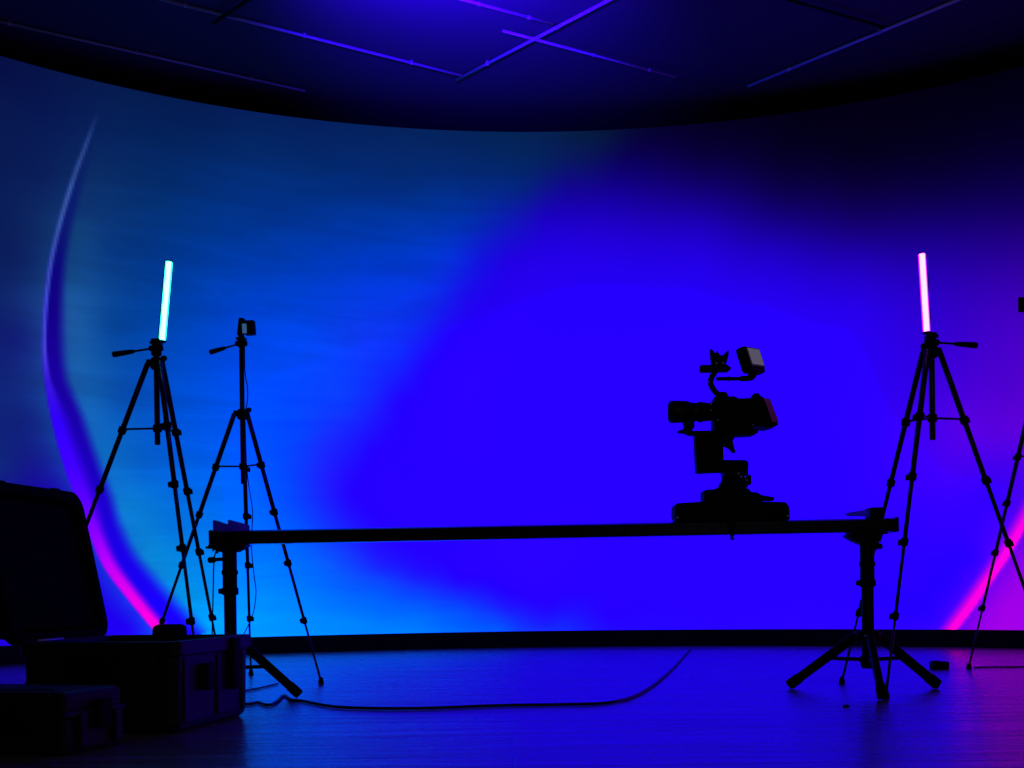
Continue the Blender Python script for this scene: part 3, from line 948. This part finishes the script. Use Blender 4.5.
def rrect(w, h, r, n=6):
    pts = []
    for cx, cy, a0 in ((w - r, h - r, 0), (r, h - r, 90), (r, r, 180), (w - r, r, 270)):
        for k in range(n + 1):
            a = math.radians(a0 + 90 * k / n)
            pts.append((cx + r * math.cos(a), cy + r * math.sin(a)))
    return pts

def tray(m, w, d, h, r, wall, floor_t, taper, flip=False, M=None):
    """an open rounded tray: footprint w x d from the corner, opening upward (local z)"""
    def loop(b, inset, z, shrink):
        c = V((w / 2, d / 2, 0))
        return [b.verts.new(((x - c.x) * (1 - 2 * (inset + shrink) / w) + c.x, (y - c.y) * (1 - 2 * (inset + shrink) / d) + c.y, z)) for x, y in rrect(w, d, r)]
    def fn(b):
        rings = [loop(b, 0, .012, taper + .006), loop(b, 0, .03, taper), loop(b, 0, h - .045, 0.002), loop(b, 0, h - .040, -.008), loop(b, 0, h, -.008),
                 loop(b, wall, h, 0), loop(b, wall, floor_t, taper)]
        bot = loop(b, 0, 0, taper + .018)
        rings.insert(0, bot)
        n = len(bot)
        for A, B in zip(rings, rings[1:]):
            for k in range(n):
                b.faces.new((A[k], A[(k + 1) % n], B[(k + 1) % n], B[k]))
        b.faces.new(bot[::-1]); b.faces.new(rings[-1])
    m._add(fn, M)
    return m

def xbox(m, M, c, s, bev=.004):
    b = MB().box(c, s, None, bev)
    b.bm.transform(M)
    me = bpy.data.meshes.new('t'); b.bm.to_mesh(me); b.bm.free()
    m.bm.from_mesh(me); bpy.data.meshes.remove(me)
    return m

def open_case():
    ang = -math.atan2(.167, .986)
    w, d, h = .488, .562, .267
    fr = V((-.962, 3.576, 0))
    fl = fr - V((.986 * w, -.167 * w, 0))
    F = rot_frame(fl, ang)
    root = thing('equipment_case', 'large open black hard case with its lid raised beside the left slider stand', 'case', F @ V((w / 2, d / 2, 0)))
    O = root.location.copy()
    body = tray(MB(), w, d, h, .035, .022, .03, .005, M=F).build('body', M_case, root, O)
    # ribs on the front and on the right long side
    for y in (.06, .30, .50):
        xbox(MB(), F, (w - .004, y, .125), (.014, .030, .19), .005).build('rib', M_case, body, O)
    for x in (.08, w - .08):
        xbox(MB(), F, (x, .004, .125), (.03, .014, .19), .005).build('rib', M_case, body, O)
    m = MB()
    xbox(m, F, (w / 2, d / 2, .12), (w - .06, d - .06, .17), .01)
    m.build('foam_insert', M_foam, root, O)
    for y, z0, z1 in ((.19, .115, .195), (.40, .10, .262)):
        m = MB()
        xbox(m, F, (w + .012, y, (z0 + z1) / 2), (.022, .050, z1 - z0), .004)
        m.build('latch', M_rubber, root, O)
    m = MB()
    xbox(m, F, (w / 2 - .07, -.012, .20), (.014, .03, .03), .003)
    xbox(m, F, (w / 2 + .07, -.012, .20), (.014, .03, .03), .003)
    xbox(m, F, (w / 2, -.026, .198), (.16, .018, .026), .006)
    m.build('carry_handle', M_rubber, root, O)
    # lid hinged on the left long side, leaning outward
    lh = .480
    tilt = math.radians(12)
    # lid frame: local x runs along the case depth, local y up the lid, local z (opening) toward the case
    hinge = F @ V((-.012, 0, h + .004))
    R = F.to_3x3()
    ex = R @ V((0, 1, 0))
    ez = R @ V((math.cos(tilt), 0, math.sin(tilt)))
    ey = ez.cross(ex)
    LM = Matrix(((ex.x, ey.x, ez.x, 0), (ex.y, ey.y, ez.y, 0), (ex.z, ey.z, ez.z, 0), (0, 0, 0, 1)))
    LM = Matrix.Translation(hinge) @ LM @ Matrix.Translation(V((0, 0, -.098)))
    lid = tray(MB(), d, lh, .10, .060, .020, .018, .014, M=LM).build('lid', M_foam, root, O)
    m = MB()
    xbox(m, LM, (d / 2, lh / 2, .055), (d - .07, lh - .07, .05), .01)
    m.build('lid_foam', M_foam, lid, O)
    for x in (.12, .44):
        m = MB()
        xbox(m, LM, (x, lh + .008, .07), (.05, .022, .035), .004)
        m.build('lid_catch', M_rubber, lid, O)
    m = MB()
    a, b = hinge + ex * .10 + V((.012, 0, -.004)), hinge + ex * .24 + V((.012, 0, -.004))
    m.tube(a, b, .005, seg=12)
    m.build('hinge_pin', M_steel, root, O)
    # something dark lying on the foam
    q = F @ V((.25, .455, .205))
    pr = thing('pouch', 'small dark padded pouch sticking up inside the open hard case', 'pouch', q)
    m = MB().box(q + V((.006, 0, .050)), (.100, .07, .100), Matrix.Rotation(ang, 3, 'Z'), .018, 3)
    pb = m.build('bag', M_foam, pr, q)
    MB().box(q + V((.01, -.036, .07)), (.05, .004, .03), Matrix.Rotation(ang, 3, 'Z'), .001).build('front_pocket', M_case, pr, q)
    return root
open_case()

def closed_case():
    side = V((.30, .954, 0)).normalized()
    ang = math.atan2(side.y, side.x) - PI / 2
    w, d, h = .56, .245, .164
    fr = V((-1.125, 3.125, 0))
    X = V((math.cos(ang), math.sin(ang), 0))
    F = rot_frame(fr - X * w, ang)
    root = thing('equipment_case', 'low closed black hard case on the floor in front of the open one', 'case', F @ V((w / 2, d / 2, 0)))
    O = root.location.copy()
    m = MB()
    xbox(m, F, (w / 2, d / 2, .050), (w, d, .096), .014)
    body = m.build('body', M_case, root, O)
    m = MB()
    xbox(m, F, (w / 2, d / 2, .131), (w, d, .060), .014)
    xbox(m, F, (w / 2, d / 2, .103), (w + .012, d + .012, .016), .004)
    xbox(m, F, (w / 2, d / 2, .160), (w - .12, d - .09, .008), .003)
    m.build('lid', M_case, root, O)
    for t in (.26, .86):
        m = MB()
        xbox(m, F, (w + .006, d * t, .06), (.018, .030, .085), .004)
        m.build('corner_rib', M_case, body, O)
    m = MB()
    xbox(m, F, (w + .012, d * .60, .098), (.020, .055, .076), .005)
    m.build('end_handle', M_rubber, root, O)
    for x in (.13, .43):
        m = MB()
        xbox(m, F, (x, -.008, .095), (.05, .020, .07), .004)
        m.build('latch', M_rubber, root, O)
    m = MB()
    xbox(m, F, (w / 2, -.016, .07), (.15, .022, .024), .006)
    m.build('carry_handle', M_rubber, root, O)
    return root
closed_case()

# ------------------------------------------------------------------ cables and small things
def cable(pts, r, label, name='cable'):
    return tag(MB().path(pts, r, 8, 8).build(name, M_cable), label, 'cable', 'loose cables')
gz = .006
cable([ground(x, y, gz) for x, y in ((232, 700), (247, 704), (258, 702.5), (268, 705), (277, 701.5), (284, 695.5), (291, 699.5), (303, 701), (330, 706), (360, 708), (420, 708.2), (500, 705.5),
                                      (560, 704.5), (605, 703), (632, 697), (652, 686), (668, 673), (680, 661), (688, 652), (690.5, 648.8))], .0055,
      'long black cable snaking over the floor from the left stand to the video wall')
cable([ground(x, y, .005) for x, y in ((228, 694), (246, 690.5), (262, 687.5), (278, 683.5))], .004, 'short thin cable on the floor right behind the open case')
p = [(244.5, 345, -.02), (245, 372, -.035), (247.5, 388, -.045), (247.2, 402, -.05), (244.5, 418, -.06), (245.5, 450, -.06), (248, 480, -.06), (252.5, 510, -.05), (252, 528, -.05), (251.5, 548, -.05), (254, 575, -.05), (256, 592, -.05), (253.5, 612, -.06), (247, 628, -.08), (241, 640, -.1)]
P3 = [at(x, y, T2Y + d) for x, y, d in p]
e = P3[-1]
P3 += [V((e.x - .02, e.y - .03, .10)), V((e.x - .02, e.y - .05, .012)), V((e.x - .10, e.y - .08, .006))]
cable(P3, .0026, 'thin cable hanging down the tall tripod from the action camera')
p = [(221, 545), (216.5, 550), (214, 562), (213.2, 590), (212.5, 620), (212, 640)]
P4 = [at(x, y, SY - .03) for x, y in p]
e = P4[-1]
P4 += [V((e.x, e.y, .10)), V((e.x + .005, e.y, .010)), V((e.x + .06, e.y - .02, .006))]
cable(P4, .0026, 'thin cable hanging beside the left slider stand')
cable([ground(x, y, .005) for x, y in ((974, 667.5), (992, 667), (1010, 667), (1030, 666.5))], .004, 'thin cable on the floor at the right edge, under the cut off tripod')

def floor_box():
    c = ground(941.5, 669.5)
    root = thing('power_box', 'small black box lying alone on the floor right of the slider stand', 'box', c)
    MB().box(c + V((0, .03, .018)), (.078, .06, .036), None, .006).build('body', M_plastic, root, c)
    MB().box(c + V((-.018, .03, .0375)), (.03, .045, .004), None, .001).build('cover', M_rubber, root, c)
floor_box()
c = ground(846, 707)
tag(MB().lathe(c, (0, 0, 1), [(0, 0), (.010, 0), (.011, .004), (.009, .007), (0, .007)], 16).build('screw_cap', M_rubber), 'tiny dark round cap lying on the floor in front of the right stand', 'cap')

# ------------------------------------------------------------------ world, camera
w = bpy.data.worlds.new('studio_dark')
bpy.context.scene.world = w
w.use_nodes = True
w.node_tree.nodes['Background'].inputs['Color'].default_value = (.002, .002, .006, 1)
w.node_tree.nodes['Background'].inputs['Strength'].default_value = .3

cam = bpy.data.cameras.new('camera')
co = bpy.data.objects.new('camera', cam)
C.objects.link(co)
cam.sensor_fit = 'HORIZONTAL'
cam.sensor_width = 36
cam.lens = FOC * 36 / 1024
cam.shift_y = (HOR - 384) / 1024
cam.clip_start = .05
co.location = (0, 0, EYE)
co.rotation_euler = (Matrix.Rotation(PI / 2, 3, 'X') @ Matrix.Rotation(-ROLL, 3, 'Z')).to_euler()
sc = bpy.context.scene
sc.camera = co
sc.view_settings.view_transform = 'Standard'
sc.view_settings.look = 'None'
sc.view_settings.exposure = 0
sc.view_settings.gamma = 1
sc.view_settings.use_curve_mapping = False
sc.cycles.use_denoising = True
sc.cycles.max_bounces = 6
